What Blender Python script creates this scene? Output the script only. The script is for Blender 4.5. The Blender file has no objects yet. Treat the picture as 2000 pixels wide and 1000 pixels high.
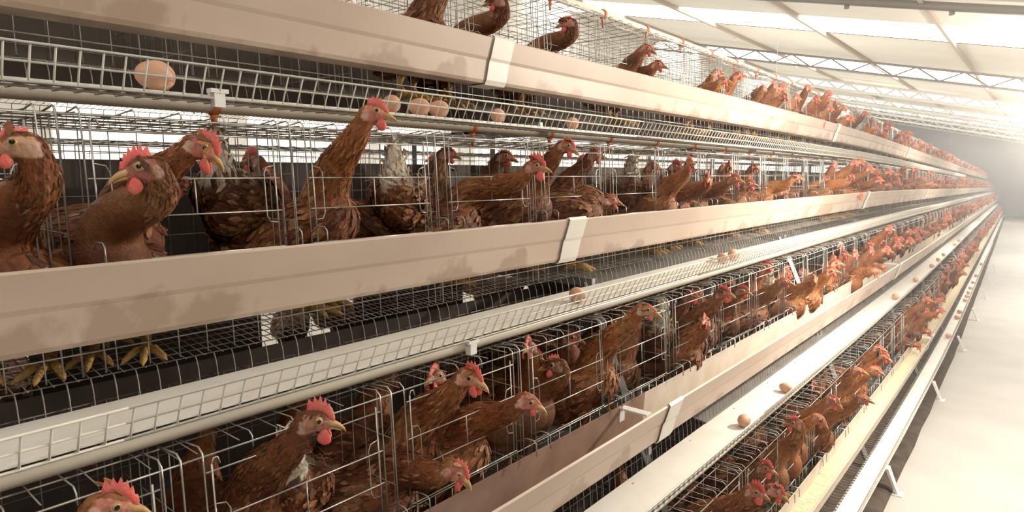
import bpy, math, random
import numpy as np
from mathutils import Vector, Matrix, noise as mnoise
random.seed(7); np.random.seed(7)
PI=math.pi
SC=bpy.context.scene
COL=SC.collection
# ------------------------------------------------------------------ camera
FPX=1250.0; VX,VY=2050.0,340.0            # focal length in pixels, where the row's direction meets the frame
PIT=math.atan2(500-VY,FPX); YAW=math.atan2(VX-1000,FPX/math.cos(PIT))
FW=Vector((-math.sin(YAW)*math.cos(PIT),math.cos(YAW)*math.cos(PIT),-math.sin(PIT)))
RT=Vector((math.cos(YAW),math.sin(YAW),0)); UP=RT.cross(FW)
cam_d=bpy.data.cameras.new('camera'); cam=bpy.data.objects.new('camera',cam_d); COL.objects.link(cam)
cam_d.sensor_width=36; cam_d.lens=FPX/2000*36; cam_d.clip_start=.02; cam_d.clip_end=300
M=Matrix((RT,UP,-FW)).transposed().to_4x4(); cam.matrix_world=M
SC.camera=cam
FLOOR=-1.75                                # the camera is 1.75 m above the floor and is the origin
# ------------------------------------------------------------------ world, exposure, lamps
SC.view_settings.view_transform='Standard'; SC.view_settings.look='None'
SC.view_settings.gamma=1; SC.view_settings.use_curve_mapping=False
SC.view_settings.exposure=0.08
SC.cycles.use_denoising=True
SC.cycles.max_bounces=7; SC.cycles.diffuse_bounces=4; SC.cycles.sample_clamp_indirect=6
W=bpy.data.worlds.new('world'); SC.world=W; W.use_nodes=True
bg=W.node_tree.nodes['Background']; bg.inputs[0].default_value=(1.0,.84,.66,1); bg.inputs[1].default_value=.03
LAMPS=[(.12,3.8,.28,205),(.10,10.6,.80,140),(.05,18.5,.70,120),(-.1,27,.60,120),(-.3,36,.5,120),
       (-4.2,.2,.85,60),(-4.2,6.0,.85,80),(-4.2,13,.85,100),(-4.2,22,.85,100)]
def point_light(loc,power):
    d=bpy.data.lights.new('lamp_light','POINT'); d.energy=power; d.color=(1.0,.90,.78); d.shadow_soft_size=.045
    o=bpy.data.objects.new('lamp_light',d); COL.objects.link(o); o.location=loc
    return o
# ------------------------------------------------------------------ pixel helpers (2000x1000 frame)
def ray(x,y): return RT*(x-1000)-UP*(y-500)+FW*FPX
def at(x,y,D):
    d=ray(x,y); return d*(-D/d.x)
# the row bends a little to the left and sinks far away
def cur(s):
    if s<3: k=0
    elif s<9: k=(s-3)**2/12
    else: k=3+(s-9)
    return -.030*k,-.0155*k
def PT(D,s,z):
    dx,dz=cur(s); return (-D+dx,s,z+dz)
# ------------------------------------------------------------------ materials
def mat(name,base=(.8,.8,.8),rough=.5,metal=0,var=0,scale=8,col2=None,bump=0,bscale=60,attr=None,spec=.5,stretch=None,sss=0,emit=0):
    m=bpy.data.materials.new(name); m.use_nodes=True; nt=m.node_tree; N=nt.nodes; L=nt.links
    b=N['Principled BSDF']; b.inputs['Roughness'].default_value=rough; b.inputs['Metallic'].default_value=metal
    b.inputs['Specular IOR Level'].default_value=spec
    tc=N.new('ShaderNodeTexCoord'); mp=N.new('ShaderNodeMapping'); L.new(tc.outputs['Object'],mp.inputs[0])
    if stretch: mp.inputs['Scale'].default_value=stretch
    src=None
    if attr:
        a=N.new('ShaderNodeAttribute'); a.attribute_name=attr; src=a.outputs['Color']
    if col2 is not None or var:
        n=N.new('ShaderNodeTexNoise'); n.inputs['Scale'].default_value=scale; n.inputs['Detail'].default_value=6
        L.new(mp.outputs[0],n.inputs['Vector'])
        r=N.new('ShaderNodeMapRange'); r.inputs[1].default_value=.38; r.inputs[2].default_value=.68; L.new(n.outputs['Fac'],r.inputs[0])
        mx=N.new('ShaderNodeMix'); mx.data_type='RGBA'; L.new(r.outputs[0],mx.inputs[0])
        if src:
            mx.blend_type='MULTIPLY'; L.new(src,mx.inputs[6]); k=1-var; mx.inputs[7].default_value=(k,k,k,1)
        else:
            mx.inputs[6].default_value=(*base,1); c=col2 or tuple(v*(1-var) for v in base); mx.inputs[7].default_value=(*c,1)
        src=mx.outputs[2]
    if src: L.new(src,b.inputs['Base Color'])
    else: b.inputs['Base Color'].default_value=(*base,1)
    if bump:
        n2=N.new('ShaderNodeTexNoise'); n2.inputs['Scale'].default_value=bscale; n2.inputs['Detail'].default_value=4
        L.new(mp.outputs[0],n2.inputs['Vector'])
        bp=N.new('ShaderNodeBump'); bp.inputs['Strength'].default_value=bump; bp.inputs['Distance'].default_value=.01
        L.new(n2.outputs['Fac'],bp.inputs['Height']); L.new(bp.outputs[0],b.inputs['Normal'])
    if sss:
        b.inputs['Subsurface Weight'].default_value=sss; b.inputs['Subsurface Radius'].default_value=(.01,.004,.002); b.inputs['Subsurface Scale'].default_value=1
    if emit:
        b.inputs['Emission Color'].default_value=(*base,1); b.inputs['Emission Strength'].default_value=emit
    return m
MT={}
MT['wire']=mat('galvanised_wire',(.62,.60,.56),.38,.75,var=.35,scale=30)
MT['floorwire']=mat('dirty_wire',(.40,.37,.33),.55,.5,col2=(.22,.18,.14),scale=14)
MT['traywire']=mat('cream_coated_wire',(.80,.77,.68),.45,0,var=.12,scale=20)
MT['pvc']=mat('white_pvc_belt',(.92,.89,.83),.42,0,col2=(.86,.82,.74),scale=9)
MT['pipe']=mat('pvc_pipe',(.72,.66,.55),.35,0,var=.08,scale=6)
MT['cover']=mat('joint_cover_plastic',(.84,.80,.73),.4,0,var=.05,scale=5)
MT['clip']=mat('white_clip_plastic',(.88,.87,.84),.35)
MT['nipple']=mat('orange_plastic',(.75,.20,.06),.4)
MT['nipple_red']=mat('red_plastic',(.70,.06,.04),.4)
MT['feed']=mat('chicken_feed',(.78,.70,.50),.9,0,col2=(.62,.52,.33),scale=60,bump=.6,bscale=160)
MT['egg']=mat('brown_egg',(.72,.42,.28),.45,0,var=.08,scale=30,sss=.1)
MT['bracket']=mat('grey_bracket',(.42,.42,.40),.5,.4,var=.2,scale=20)
MT['dung']=mat('dark_manure',(.10,.075,.055),.95,0,col2=(.05,.035,.028),scale=12,bump=.8,bscale=30)
MT['floor']=mat('pale_concrete',(.50,.475,.435),.5,0,col2=(.44,.415,.375),scale=2.2,bump=.05,bscale=25)
MT['ceil']=mat('cream_ceiling',(.90,.87,.79),.7,0,var=.06,scale=1.5)
MT['sky']=mat('skylight_panel',(1,.99,.95),.6,emit=2.6)
MT['beam']=mat('brown_purlin',(.55,.46,.38),.6)
MT['truss']=mat('white_truss_paint',(.85,.83,.78),.5)
MT['trussg']=mat('grey_truss_steel',(.26,.24,.22),.5,.3)
MT['greywall']=mat('grey_end_wall',(.42,.47,.50),.7,var=.2,scale=.8)
MT['whitewall']=mat('white_side_wall',(.85,.83,.78),.7,var=.05,scale=2)
MT['backglow']=mat('glowing_backdrop',(1,.97,.9),.7,emit=.9)  # self-lit backdrop for the bright gaps behind the cages
MT['feather']=mat('brown_feathers',rough=.62,attr='col',var=.38,scale=90,bump=.35,bscale=220,spec=.35)
MT['comb']=mat('red_comb',(.80,.13,.11),.5,0,col2=(.70,.20,.16),scale=70,bump=.3,bscale=300,sss=.25)
MT['skin']=mat('pink_face_skin',(.72,.34,.27),.6,0,col2=(.78,.45,.33),scale=60,bump=.5,bscale=400,sss=.15)
MT['beak']=mat('horn_beak',(.62,.38,.16),.4,0,col2=(.42,.22,.10),scale=50)
MT['iris']=mat('amber_iris',(.46,.30,.10),.15)
MT['pupil']=mat('black_pupil',(.012,.01,.01),.08)
MT['shank']=mat('yellow_shank',(.55,.33,.10),.6,0,col2=(.40,.22,.07),scale=60,bump=.6,bscale=250)
nt_=MT['feather'].node_tree; b_=nt_.nodes['Principled BSDF']; src_=b_.inputs['Base Color'].links[0].from_socket
oi=nt_.nodes.new('ShaderNodeObjectInfo'); mr_=nt_.nodes.new('ShaderNodeMapRange'); mr_.inputs[3].default_value=.66; mr_.inputs[4].default_value=1.12
nt_.links.new(oi.outputs['Random'],mr_.inputs[0]); cb_=nt_.nodes.new('ShaderNodeCombineColor'); mm_=nt_.nodes.new('ShaderNodeMix'); mm_.data_type='RGBA'; mm_.blend_type='MULTIPLY'; mm_.inputs[0].default_value=1
for k_ in range(3): nt_.links.new(mr_.outputs[0],cb_.inputs[k_])
nt_.links.new(src_,mm_.inputs[6]); nt_.links.new(cb_.outputs[0],mm_.inputs[7]); nt_.links.new(mm_.outputs[2],b_.inputs['Base Color'])
def trough_mat(name,a,b,dirt):
    m=mat(name,a,.45,0,col2=b,scale=3.5,stretch=(1,.6,1)); nt=m.node_tree; N=nt.nodes; L=nt.links
    # dust stains of their own shape, mostly towards the lower edge of the sheet
    mx0=[n for n in N if n.type=='MIX'][0]; b_=N['Principled BSDF']
    tc=[n for n in N if n.type=='TEX_COORD'][0]
    n=N.new('ShaderNodeTexNoise'); n.inputs['Scale'].default_value=7; n.inputs['Detail'].default_value=8; L.new(tc.outputs['Object'],n.inputs['Vector'])
    sp=N.new('ShaderNodeSeparateXYZ'); L.new(tc.outputs['Object'],sp.inputs[0])
    mr=N.new('ShaderNodeMapRange'); mr.inputs[1].default_value=-.02; mr.inputs[2].default_value=-.13; mr.inputs[3].default_value=-.12; mr.inputs[4].default_value=.10; L.new(sp.outputs[2],mr.inputs[0])
    ad=N.new('ShaderNodeMath'); ad.operation='ADD'; L.new(n.outputs['Fac'],ad.inputs[0]); L.new(mr.outputs[0],ad.inputs[1])
    r=N.new('ShaderNodeMapRange'); r.inputs[1].default_value=.58; r.inputs[2].default_value=.64; L.new(ad.outputs[0],r.inputs[0])
    ml=N.new('ShaderNodeMath'); ml.operation='MULTIPLY'; ml.inputs[1].default_value=.55; L.new(r.outputs[0],ml.inputs[0])
    mx=N.new('ShaderNodeMix'); mx.data_type='RGBA'; L.new(ml.outputs[0],mx.inputs[0]); L.new(mx0.outputs[2],mx.inputs[6]); mx.inputs[7].default_value=(*dirt,1)
    L.new(mx.outputs[2],b_.inputs['Base Color']); return m
MT['trough']=trough_mat('dusty_trough',(.61,.49,.405),(.52,.405,.32),(.32,.22,.155))
MT['inner']=mat('brown_trough_lining',(.27,.165,.125),.5,0,col2=(.36,.24,.19),scale=10)
MT['inner2']=mat('pale_trough_lining',(.76,.69,.60),.5,0,col2=(.66,.56,.47),scale=10)  # pale beige lining; on the third tier it paints in lamp glare
MT['greysheet']=mat('grey_sheet',(.26,.25,.23),.6,0,col2=(.20,.18,.16),scale=5)
MT['board']=mat('dark_shade_board',(.060,.045,.036),.7,0,col2=(.10,.075,.058),scale=6)  # dark colour standing in for the shade behind the cages
# ------------------------------------------------------------------ mesh builder
class MB:
    def __init__(s): s.v=[]; s.f=[]; s.m=[]; s.c=[]; s.cm=0; s.col=None
    def add(s,vs,fs,mi=None):
        o=len(s.v); s.v+= [tuple(v) for v in vs]; s.f+=[tuple(i+o for i in f) for f in fs]
        s.m+=[s.cm if mi is None else mi]*len(fs)
    def tube(s,pts,r,n=5,close=False,cap=True,mi=None):
        P=[Vector(p) for p in pts]; vs=[]; k=len(P); up=None
        for i,p in enumerate(P):
            if close: t=P[(i+1)%k]-P[i-1]
            else: t=P[min(i+1,k-1)]-P[max(i-1,0)]
            t.normalize()
            if up is None:
                up=Vector((0,0,1)) if abs(t.z)<.9 else Vector((1,0,0))
            a=t.cross(up).normalized(); b=a.cross(t).normalized(); up=b
            rr=r[i] if isinstance(r,(list,tuple)) else r
            for j in range(n):
                an=2*PI*j/n; vs.append(p+a*math.cos(an)*rr+b*math.sin(an)*rr)
        fs=[]
        for i in range(k if close else k-1):
            i2=(i+1)%k
            for j in range(n):
                j2=(j+1)%n; fs.append((i*n+j,i*n+j2,i2*n+j2,i2*n+j))
        if cap and not close:
            fs.append(tuple(range(n-1,-1,-1))); fs.append(tuple((k-1)*n+j for j in range(n)))
        s.add(vs,fs,mi)
    def box(s,a,b,mi=None):
        x0,y0,z0=a; x1,y1,z1=b
        vs=[(x0,y0,z0),(x1,y0,z0),(x1,y1,z0),(x0,y1,z0),(x0,y0,z1),(x1,y0,z1),(x1,y1,z1),(x0,y1,z1)]
        s.add(vs,[(3,2,1,0),(4,5,6,7),(0,1,5,4),(1,2,6,5),(2,3,7,6),(3,0,4,7)],mi)
    def loft(s,rings,closed_ring=True,cap=False,mi=None):
        n=len(rings[0]); vs=[v for r in rings for v in r]; fs=[]
        for i in range(len(rings)-1):
            for j in range(n if closed_ring else n-1):
                j2=(j+1)%n; fs.append((i*n+j,i*n+j2,(i+1)*n+j2,(i+1)*n+j))
        if cap: fs.append(tuple(range(n-1,-1,-1))); fs.append(tuple((len(rings)-1)*n+j for j in range(n)))
        s.add(vs,fs,mi)
    def ellipsoid(s,c,r,R=None,nu=12,nv=8,mi=None):
        R=R or Matrix.Identity(3); c=Vector(c); vs=[c+R@Vector((0,0,r[2]))]
        for i in range(1,nv):
            th=PI*i/nv
            for j in range(nu):
                ph=2*PI*j/nu; vs.append(c+R@Vector((r[0]*math.sin(th)*math.cos(ph),r[1]*math.sin(th)*math.sin(ph),r[2]*math.cos(th))))
        vs.append(c+R@Vector((0,0,-r[2]))); fs=[]
        for j in range(nu): fs.append((0,1+j,1+(j+1)%nu))
        for i in range(nv-2):
            for j in range(nu):
                a=1+i*nu+j; b=1+i*nu+(j+1)%nu; fs.append((a,a+nu,b+nu,b))
        l=len(vs)-1; q=1+(nv-2)*nu
        for j in range(nu): fs.append((q+(j+1)%nu,q+j,l))
        s.add(vs,fs,mi)
    def mesh(s,name,mats,smooth=True):
        me=bpy.data.meshes.new(name); me.from_pydata(s.v,[],s.f)
        for m in (mats if isinstance(mats,(list,tuple)) else [mats]): me.materials.append(m)
        if any(s.m): me.polygons.foreach_set('material_index',s.m)
        if smooth: me.polygons.foreach_set('use_smooth',[True]*len(s.f))
        me.update(); return me
def obj(name,me,parent=None,loc=(0,0,0)):
    o=bpy.data.objects.new(name,me); COL.objects.link(o); o.location=loc
    if parent: o.parent=parent
    return o
def empty(name,loc,rz=0,label=None,cat=None,group=None):
    o=bpy.data.objects.new(name,None); COL.objects.link(o); o.location=loc; o.rotation_euler=(0,0,rz); o.empty_display_size=.05
    tag(o,label,cat,group); return o
def tag(o,label=None,cat=None,group=None,kind=None):
    if label: o['label']=label
    if cat: o['category']=cat
    if group: o['group']=group
    if kind: o['kind']=kind
    return o
ORD=['first','second','third','fourth','fifth','sixth','seventh','eighth','ninth','tenth','eleventh','twelfth','thirteenth','fourteenth','fifteenth','sixteenth','seventeenth','eighteenth','nineteenth','twentieth','twenty-first','twenty-second','twenty-third','twenty-fourth','twenty-fifth']
# ------------------------------------------------------------------ tiers: offsets from the second tier's profile
#        dD     dz    trough dz  tray dz  cell phase  name
TIER={1:(.235,.555, 0,  0,  .24,'top'),
      2:(0,   0,    0,  0,  .34,'second'),
      3:(-.24,-.55,-.045,-.04,.40,'third'),
      4:(-.495,-1.15,-.05,-.04,.08,'bottom')}
CELL=.42; NC=5; MOD=CELL*NC
X0=1.22; Z0=-.345                      # local origin of a cage: foot of its front
def lp(D,s,z): return (-(D-X0),s,z-Z0)
WR=.0016
def front_D(z):                        # the front leans out towards its foot
    return 1.25+(1.222-1.25)*(.098-z)/(.098+.345)
# ---- cage meshes (local)
def m_frame(detail=1):
    b=MB(); n=5 if detail else 3
    b.tube([lp(1.25,0,.098),lp(1.25,MOD,.098)],WR*1.15,n)
    b.tube([lp(front_D(-.153),0,-.160),lp(front_D(-.153),MOD,-.160)],WR,n)
    b.tube([lp(front_D(-.30),0,-.30),lp(front_D(-.30),MOD,-.30)],WR,n)
    for c in range(NC+1):
        y=c*CELL
        for dy,w in ((-.028,1),(0,1.15),(.034,1)):
            yy=y+dy
            if yy<0 or yy>MOD: continue
            b.tube([lp(1.33,yy,.104),lp(1.262,yy,.112),lp(1.250,yy,.104),lp(1.247,yy,.08),lp(1.223,yy,-.34)],WR*w,n)
        if c<NC and detail:
            for dy in (.12,.20,.28):                      # short hooks of the roof wires over the front rail
                b.tube([lp(1.40,y+dy,.104),lp(1.262,y+dy,.113),lp(1.252,y+dy,.106),lp(1.25,y+dy,.088)],WR*.9,4)
            k=8
            for i in range(1,k):
                yy=y+CELL*i/k
                b.tube([lp(front_D(-.165),yy,-.162),lp(1.223,yy,-.34)],WR*.8,4)
            # hooks that hold the trough's inner edge
            for dy in (.03,-.03):
                yy=y+dy
                if yy<0: continue
                b.tube([lp(1.232,yy,-.13),lp(1.20,yy,-.112),lp(1.178,yy,-.112),lp(1.170,yy,-.118),lp(1.168,yy,-.15)],WR*1.1,4)
    return b.mesh('cage_front_frame',MT['wire'])
def m_door(detail=1):                  # sliding door, local to the cell's start
    b=MB(); n=5 if detail else 3; o=-.006
    def q(y,z): return lp(front_D(z)+o,y,z)
    y0,y1=.045,.375
    for z in (.073,-.008,-.075,-.150): b.tube([q(y0-.01,z),q(y1+.01,z)],WR,n)
    for y in (y0,y1): b.tube([q(y,.085),q(y,-.165)],WR*1.1,n)
    b.tube([q(.21,-.008),q(.21,-.075)],WR,n)
    if detail:
        for y,sg in ((y0,1),(y1,-1)):
            b.tube([q(y,.018),q(y+sg*.018,.014),q(y+sg*.024,.002),q(y+sg*.024,-.085),q(y+sg*.018,-.097),q(y,-.100)],WR*.9,4)
        b.tube([q(y0,.085),q(y0+.004,.094),q(y0+.010,.094),q(y0+.014,.082)],WR,4)
    return b.mesh('cage_door',MT['wire'])
def m_part(detail=1):                  # partition between two cells
    b=MB(); n=4 if detail else 3
    k=9 if detail else 5
    for i in range(k+1):
        D=1.258+(1.66-1.258)*i/k
        zf=-.345+(D-1.22)*.125
        b.tube([lp(D,0,.10),lp(D-(.02*(1-i/k)),0,zf)],WR*.75,n)
    for z in (.10,.0,-.10,-.20,-.285): b.tube([lp(front_D(z)+.004,0,z),lp(1.66,0,z)],WR*.75,n)
    return b.mesh('cage_partition',MT['floorwire'])
def m_top():
    b=MB()
    for D in (1.33,1.40,1.49,1.58,1.66): b.tube([lp(D,0,.100),lp(D,MOD,.100)],WR,4)
    for i in range(int(MOD/.07)): b.tube([lp(1.258,.03+i*.07,.103),lp(1.66,.03+i*.07,.103)],WR*.8,4)
    return b.mesh('cage_roof_grid',MT['floorwire'])
def m_back():
    b=MB()
    for z in (.05,-.05,-.15,-.25): b.tube([lp(1.66,0,z),lp(1.66,MOD,z)],WR*.8,4)
    for i in range(int(MOD/.06)): b.tube([lp(1.66,.03+i*.06,.10),lp(1.66,.03+i*.06,-.29)],WR*.8,4)
    return b.mesh('cage_back_grid',MT['floorwire'])
def fz(D): return -.345+(D-1.22)*.125
def m_floor(tdz,detail=1):
    b=MB(); n=4 if detail else 3; st=.03 if detail else .06
    D=1.23
    while D<1.665:
        z=fz(D) if D>=1.22 else -.345-(1.22-D)*.45+tdz*(1.22-D)/.06
        b.tube([lp(D,0,z-.002),lp(D,MOD,z-.002)],WR*.75,n); D+=st
    k=int(MOD/.0175)
    for i in range(k):
        y=.009+i*.0175
        pts=[lp(1.665,y,fz(1.665)),lp(1.22,y,-.345)]
        if i%2==0: pts+=[lp(1.216,y,-.352+tdz*.2),lp(1.211,y,-.366+tdz*.6),lp(1.208,y,-.388+tdz),lp(1.20,y,-.402+tdz),lp(1.10,y,-.4055+tdz)]
        b.tube(pts,WR*.75,n)
    return b.mesh('cage_floor_grid',MT['floorwire'])
def m_tray():
    b=MB(); w=.0021
    b.tube([lp(1.03,0,-.347),lp(1.03,MOD,-.347)],w*1.15,5)
    b.tube([lp(1.046,0,-.375),lp(1.046,MOD,-.375)],w,5)
    b.tube([lp(1.060,0,-.405),lp(1.060,MOD,-.405)],w*1.15,5)
    b.tube([lp(1.10,0,-.408),lp(1.10,MOD,-.408)],w,4)
    b.tube([lp(1.14,0,-.404),lp(1.14,MOD,-.404)],w,4)
    for i in range(int(MOD/.035)):
        y=.009+i*.035
        b.tube([lp(1.16,y,-.400),lp(1.068,y,-.407),lp(1.058,y,-.402),lp(1.052,y,-.388),lp(1.03,y,-.345)],w*.9,4)
    return b.mesh('egg_tray_rail',MT['traywire'])
ME=dict(frame=m_frame(),door=m_door(),part=m_part(),top=m_top(),back=m_back(),floorA=m_floor(0),floorB=m_floor(-.04),tray=m_tray())
MEL=dict(frame=m_frame(0),door=m_door(0),part=m_part(0),floorA=m_floor(0,0),floorB=m_floor(-.04,0))
LBL={1:'top tier',2:'second tier down',3:'third tier down',4:'bottom tier'}
def bracket_mesh():
    b=MB(); b.box((-.05,0,-.085),(.0,.05,.0)); b.box((-.03,.012,-.16),(.0,.04,-.08)); return b.mesh('bracket',MT['bracket'],False)
def make_cage(t,k,mirror=False):
    dD,dz,tz,yz,ph,nm=TIER[t]
    s0=ph-CELL*NC*1+k*MOD
    if not mirror:
        dx,dzc=cur(s0); dx2,dzc2=cur(s0+MOD)
        loc=(-(X0+dD)+dx,s0,Z0+dz+dzc); rz=math.atan2(-(dx2-dx),MOD); tilt=math.atan2(dzc2-dzc,MOD)
        lab=f'galvanised wire cage unit, {ORD[k]} along the {LBL[t]} of the near row'
        grp='wire cage units of the '+LBL[t]
    else:
        loc=(-2*1.93+(X0+dD),s0+MOD,Z0+dz); rz=PI; tilt=0
        lab=f'wire cage unit behind the near row, {ORD[k]} one along its {LBL[t]}'
        grp='cage units on the far side of the row'
    e=empty('wire_cage',loc,rz,lab,'cage',grp); e.rotation_euler=(tilt,0,rz)
    lo=k>4 or mirror; A=MEL if lo else ME
    obj('front_frame',A['frame'],e)
    for c in range(NC): obj('door',A['door'],e,(0,c*CELL,0))
    for c in range(NC): obj('partition_grid',A['part'],e,(0,c*CELL+.004,0))
    if k<=3 or mirror: obj('roof_grid',ME['top'],e)
    if k<=4 and not mirror: obj('back_grid',ME['back'],e)
    obj('floor_grid',A['floorA' if t<3 else 'floorB'],e)
    if k<=10: obj('egg_tray_rail',ME['tray'],e,(0,0,yz))
    return e
NMOD=20
for t in TIER:
    for k in range(NMOD): make_cage(t,k)
    for k in range(5): make_cage(t,k,True)
# ------------------------------------------------------------------ long runs: troughs, belts, pipes
def run(profile,s0,s1,ox,oz,closed=True,step=1.0,mats=MT['trough'],name='run',thick=None,cap=True):
    """extrude a (D,z) profile along the bending row; returns mesh local to its origin"""
    n=max(2,int(math.ceil((s1-s0)/step))+1); b=MB(); rings=[]
    for i in range(n):
        s=s0+(s1-s0)*i/(n-1)
        rings.append([Vector(PT(D,s,z))-Vector(PT(ox,s0,oz)) for D,z in profile])
    b.loft(rings,closed,cap=cap and closed)
    return b
def sheet(pl,th):
    """open polyline -> closed profile of given thickness"""
    P=[Vector((a,b_)) for a,b_ in pl]; out=[]
    for i,p in enumerate(P):
        t=(P[min(i+1,len(P)-1)]-P[max(i-1,0)]).normalized(); out.append(p+Vector((-t.y,t.x))*th)
    return [tuple(p) for p in P]+[tuple(p) for p in reversed(out)]
TROUGH_IN=[(1.203,-.156),(1.213,-.262),(1.208,-.269)]
TROUGH_IN_LOW=[(1.203,-.118),(1.213,-.262),(1.208,-.269)]
TROUGH_OUT=[(1.224,-.271),(1.156,-.271),(1.149,-.262),(1.136,-.205),(1.130,-.196),(1.112,-.141),(1.117,-.137)]
JOINTS={1:[-2.7,1.54,5.84,10.1,14.4,18.7,23,27.3,31.6,35.9,40.2,43],2:[-2.7,1.615,5.95,10.2,14.5,18.8,23.1,27.4,31.7,36,40.3,43],
        3:[-2.5,1.84,6.16,10.4,14.7,19,23.3,27.6,31.9,36.2,40.5,43],4:[-2.3,2.02,6.3,10.6,14.9,19.2,23.5,27.8,32.1,36.4,40.7,43]}
rg0=random.Random(3)
for t,(dD,dz,tz,yz,ph,nm) in TIER.items():
    J=JOINTS[t]
    def off(pl): return [(D+dD,z+dz+tz) for D,z in pl]
    for j in range(len(J)-1):
        a,b_=J[j],J[j+1]; ox,oz=1.112+dD,-.141+dz+tz
        e=empty('feed_trough',PT(ox,a,oz),0,f'long pale feed trough, {ORD[j]} length along the {LBL[t]}','feed trough','feed trough lengths of the '+LBL[t])
        st=.7
        o=obj('trough_front',run(sheet(off(TROUGH_OUT),-.0025),a,b_,ox,oz,step=st).mesh('trough_front',MT['trough'],False),e)
        o=obj('trough_back',run(sheet(off(TROUGH_IN if t<3 else TROUGH_IN_LOW),.0025),a,b_,ox,oz,step=st).mesh('trough_back',MT['inner'] if t==3 and j<1 else MT['inner2'],False),e)  # third tier: brown first length, then lining paled to paint in glare
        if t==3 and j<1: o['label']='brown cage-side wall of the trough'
        # joint cover over the far end of this length
        if j<len(J)-2:
            cv=[(1.226,-.276),(1.152,-.276),(1.143,-.262),(1.130,-.206),(1.124,-.197),(1.106,-.139),(1.113,-.131),(1.120,-.134)]
            w=.085
            obj('joint_cover',run(sheet(off(cv),-.002),b_-.01,b_+w,ox,oz,step=w).mesh('joint_cover',MT['cover'],False),e,tuple(Vector(PT(ox,b_-.01,oz))-Vector(PT(ox,a,oz))))
            if t in (3,4):
                bb=MB(); bb.box((-.092,0,.012),(-.0,.03,.017)); bb.box((-.096,0,-.03),(-.092,.03,.017))
                obj('spacer_strap',bb.mesh('spacer_strap',MT['clip'],False),e,tuple(Vector(PT(ox,b_-.16,oz))-Vector(PT(ox,a,oz))))
        # feed inside
        fe=off([(1.150,-.262),(1.209,-.262),(1.208,-.232),(1.178,-.226),(1.144,-.232)] if t<4 else [(1.150,-.262),(1.209,-.262),(1.207,-.185),(1.17,-.180),(1.130,-.188)])
        f=obj('chicken_feed',run(fe,a+.01,b_-.01,ox,oz,step=.5).mesh('chicken_feed',MT['feed'],False),None,PT(ox,a+.01,oz))
        tag(f,f'layer of yellowish chicken feed in the {ORD[j]} trough length of the {LBL[t]}','feed','feed in the troughs','stuff')
    S0,S1=-2.4,42.5
    # dark sheet added behind the cages to block light and darken them
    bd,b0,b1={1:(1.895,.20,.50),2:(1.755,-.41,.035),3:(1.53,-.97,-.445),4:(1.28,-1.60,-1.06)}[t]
    o=obj('shade_board',run([(bd,b0),(bd+.006,b0),(bd+.006,b1),(bd,b1)],S0,S1,bd,b0,step=1).mesh('shade_board',MT['board'],False),None,PT(bd,S0,b0))
    tag(o,f'added dark sheet blocking light behind the cages of the {LBL[t]}','board','added dark sheets behind the cages')
    # the same on the far side of the row, short lengths with gaps, added to block light
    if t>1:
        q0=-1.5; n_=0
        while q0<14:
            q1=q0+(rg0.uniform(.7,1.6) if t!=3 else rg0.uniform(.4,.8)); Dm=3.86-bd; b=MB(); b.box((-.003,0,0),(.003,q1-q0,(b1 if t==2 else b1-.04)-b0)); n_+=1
            tag(obj('shade_board',b.mesh('shade_board',MT['board'],False),None,(-Dm+cur(q0)[0],q0,b0+cur(q0)[1])),f'added light-blocking sheet on the far side, {LBL[t]}, {n_} from the near end','board','added dark sheets on the far side')
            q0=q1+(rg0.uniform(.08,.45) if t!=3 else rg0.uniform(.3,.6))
    # grey dropping sheet under the wire floor
    if t in (2,3):
        g0=1.97 if t==2 else 2.35
        pr=[(1.20+dD,-.425+dz),(1.72+dD,-.365+dz),(1.72+dD,-.362+dz),(1.20+dD,-.422+dz)]
        o=obj('dropping_sheet',run(pr,g0,S1,1.2+dD,-.42+dz,step=1).mesh('dropping_sheet',MT['greysheet'],False),None,PT(1.2+dD,g0,-.42+dz))
        tag(o,f'grey sheet lying under the wire floor of the {LBL[t]}','sheet','grey sheets under the wire floors')
    # egg belt
    bw={1:1.15,2:1.205,3:1.205,4:1.142}[t]
    prof=[(1.066+dD,-.402+dz+yz),(bw+dD,-.402+dz+yz+(bw-1.066)*.08),(bw+dD,-.3985+dz+yz+(bw-1.066)*.08),(1.066+dD,-.3985+dz+yz)]
    o=obj('egg_belt',run(prof,S0,S1,1.1+dD,-.40+dz+yz,step=1).mesh('egg_belt',MT['pvc'],False),None,PT(1.1+dD,S0,-.40+dz+yz))
    tag(o,f'flat white egg belt running along the {LBL[t]} under its trough','egg belt','egg belts')
    if t!=1:
        ch=[(1.064,-.411),(1.070,-.428),(1.085,-.439),(1.11,-.443),(1.15,-.443),(1.17,-.436)]
        pr=sheet([(D+dD,z+dz+yz) for D,z in ch],.003)
        o=obj('tray_gutter',run(pr,S0,S1,1.1+dD,-.44+dz+yz,step=1).mesh('tray_gutter',MT['pipe'],True),None,PT(1.1+dD,S0,-.44+dz+yz))
        tag(o,f'rounded cream gutter that carries the egg belt of the {LBL[t]}','gutter','belt gutters')
    # water pipe above the cages
    if t in (1,2,4,3):
        pd,pz={1:(1.72,.765),2:(1.475,.152),3:(1.21,-.432),4:(.945,-1.0)}[t]
        r=.015 if t!=1 else .017
        prof=[(pd+r*math.cos(i*PI/5),pz+r*math.sin(i*PI/5)) for i in range(10)]
        e=empty('water_pipe',PT(pd,S0,pz),0,f'white round water pipe with orange nipples above the cages of the {LBL[t]}','water pipe','drinking water pipes')
        obj('pipe_tube',run(prof,S0,S1,pd,pz,step=1).mesh('pipe_tube',MT['pipe'],True),e)
        nb=MB()
        nb.tube([(0,-.008,0),(0,.008,0)],r*1.35,10); nb.tube([(0,0,-r),(0,0,-r-.022)],[.009,.007],8)
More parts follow.
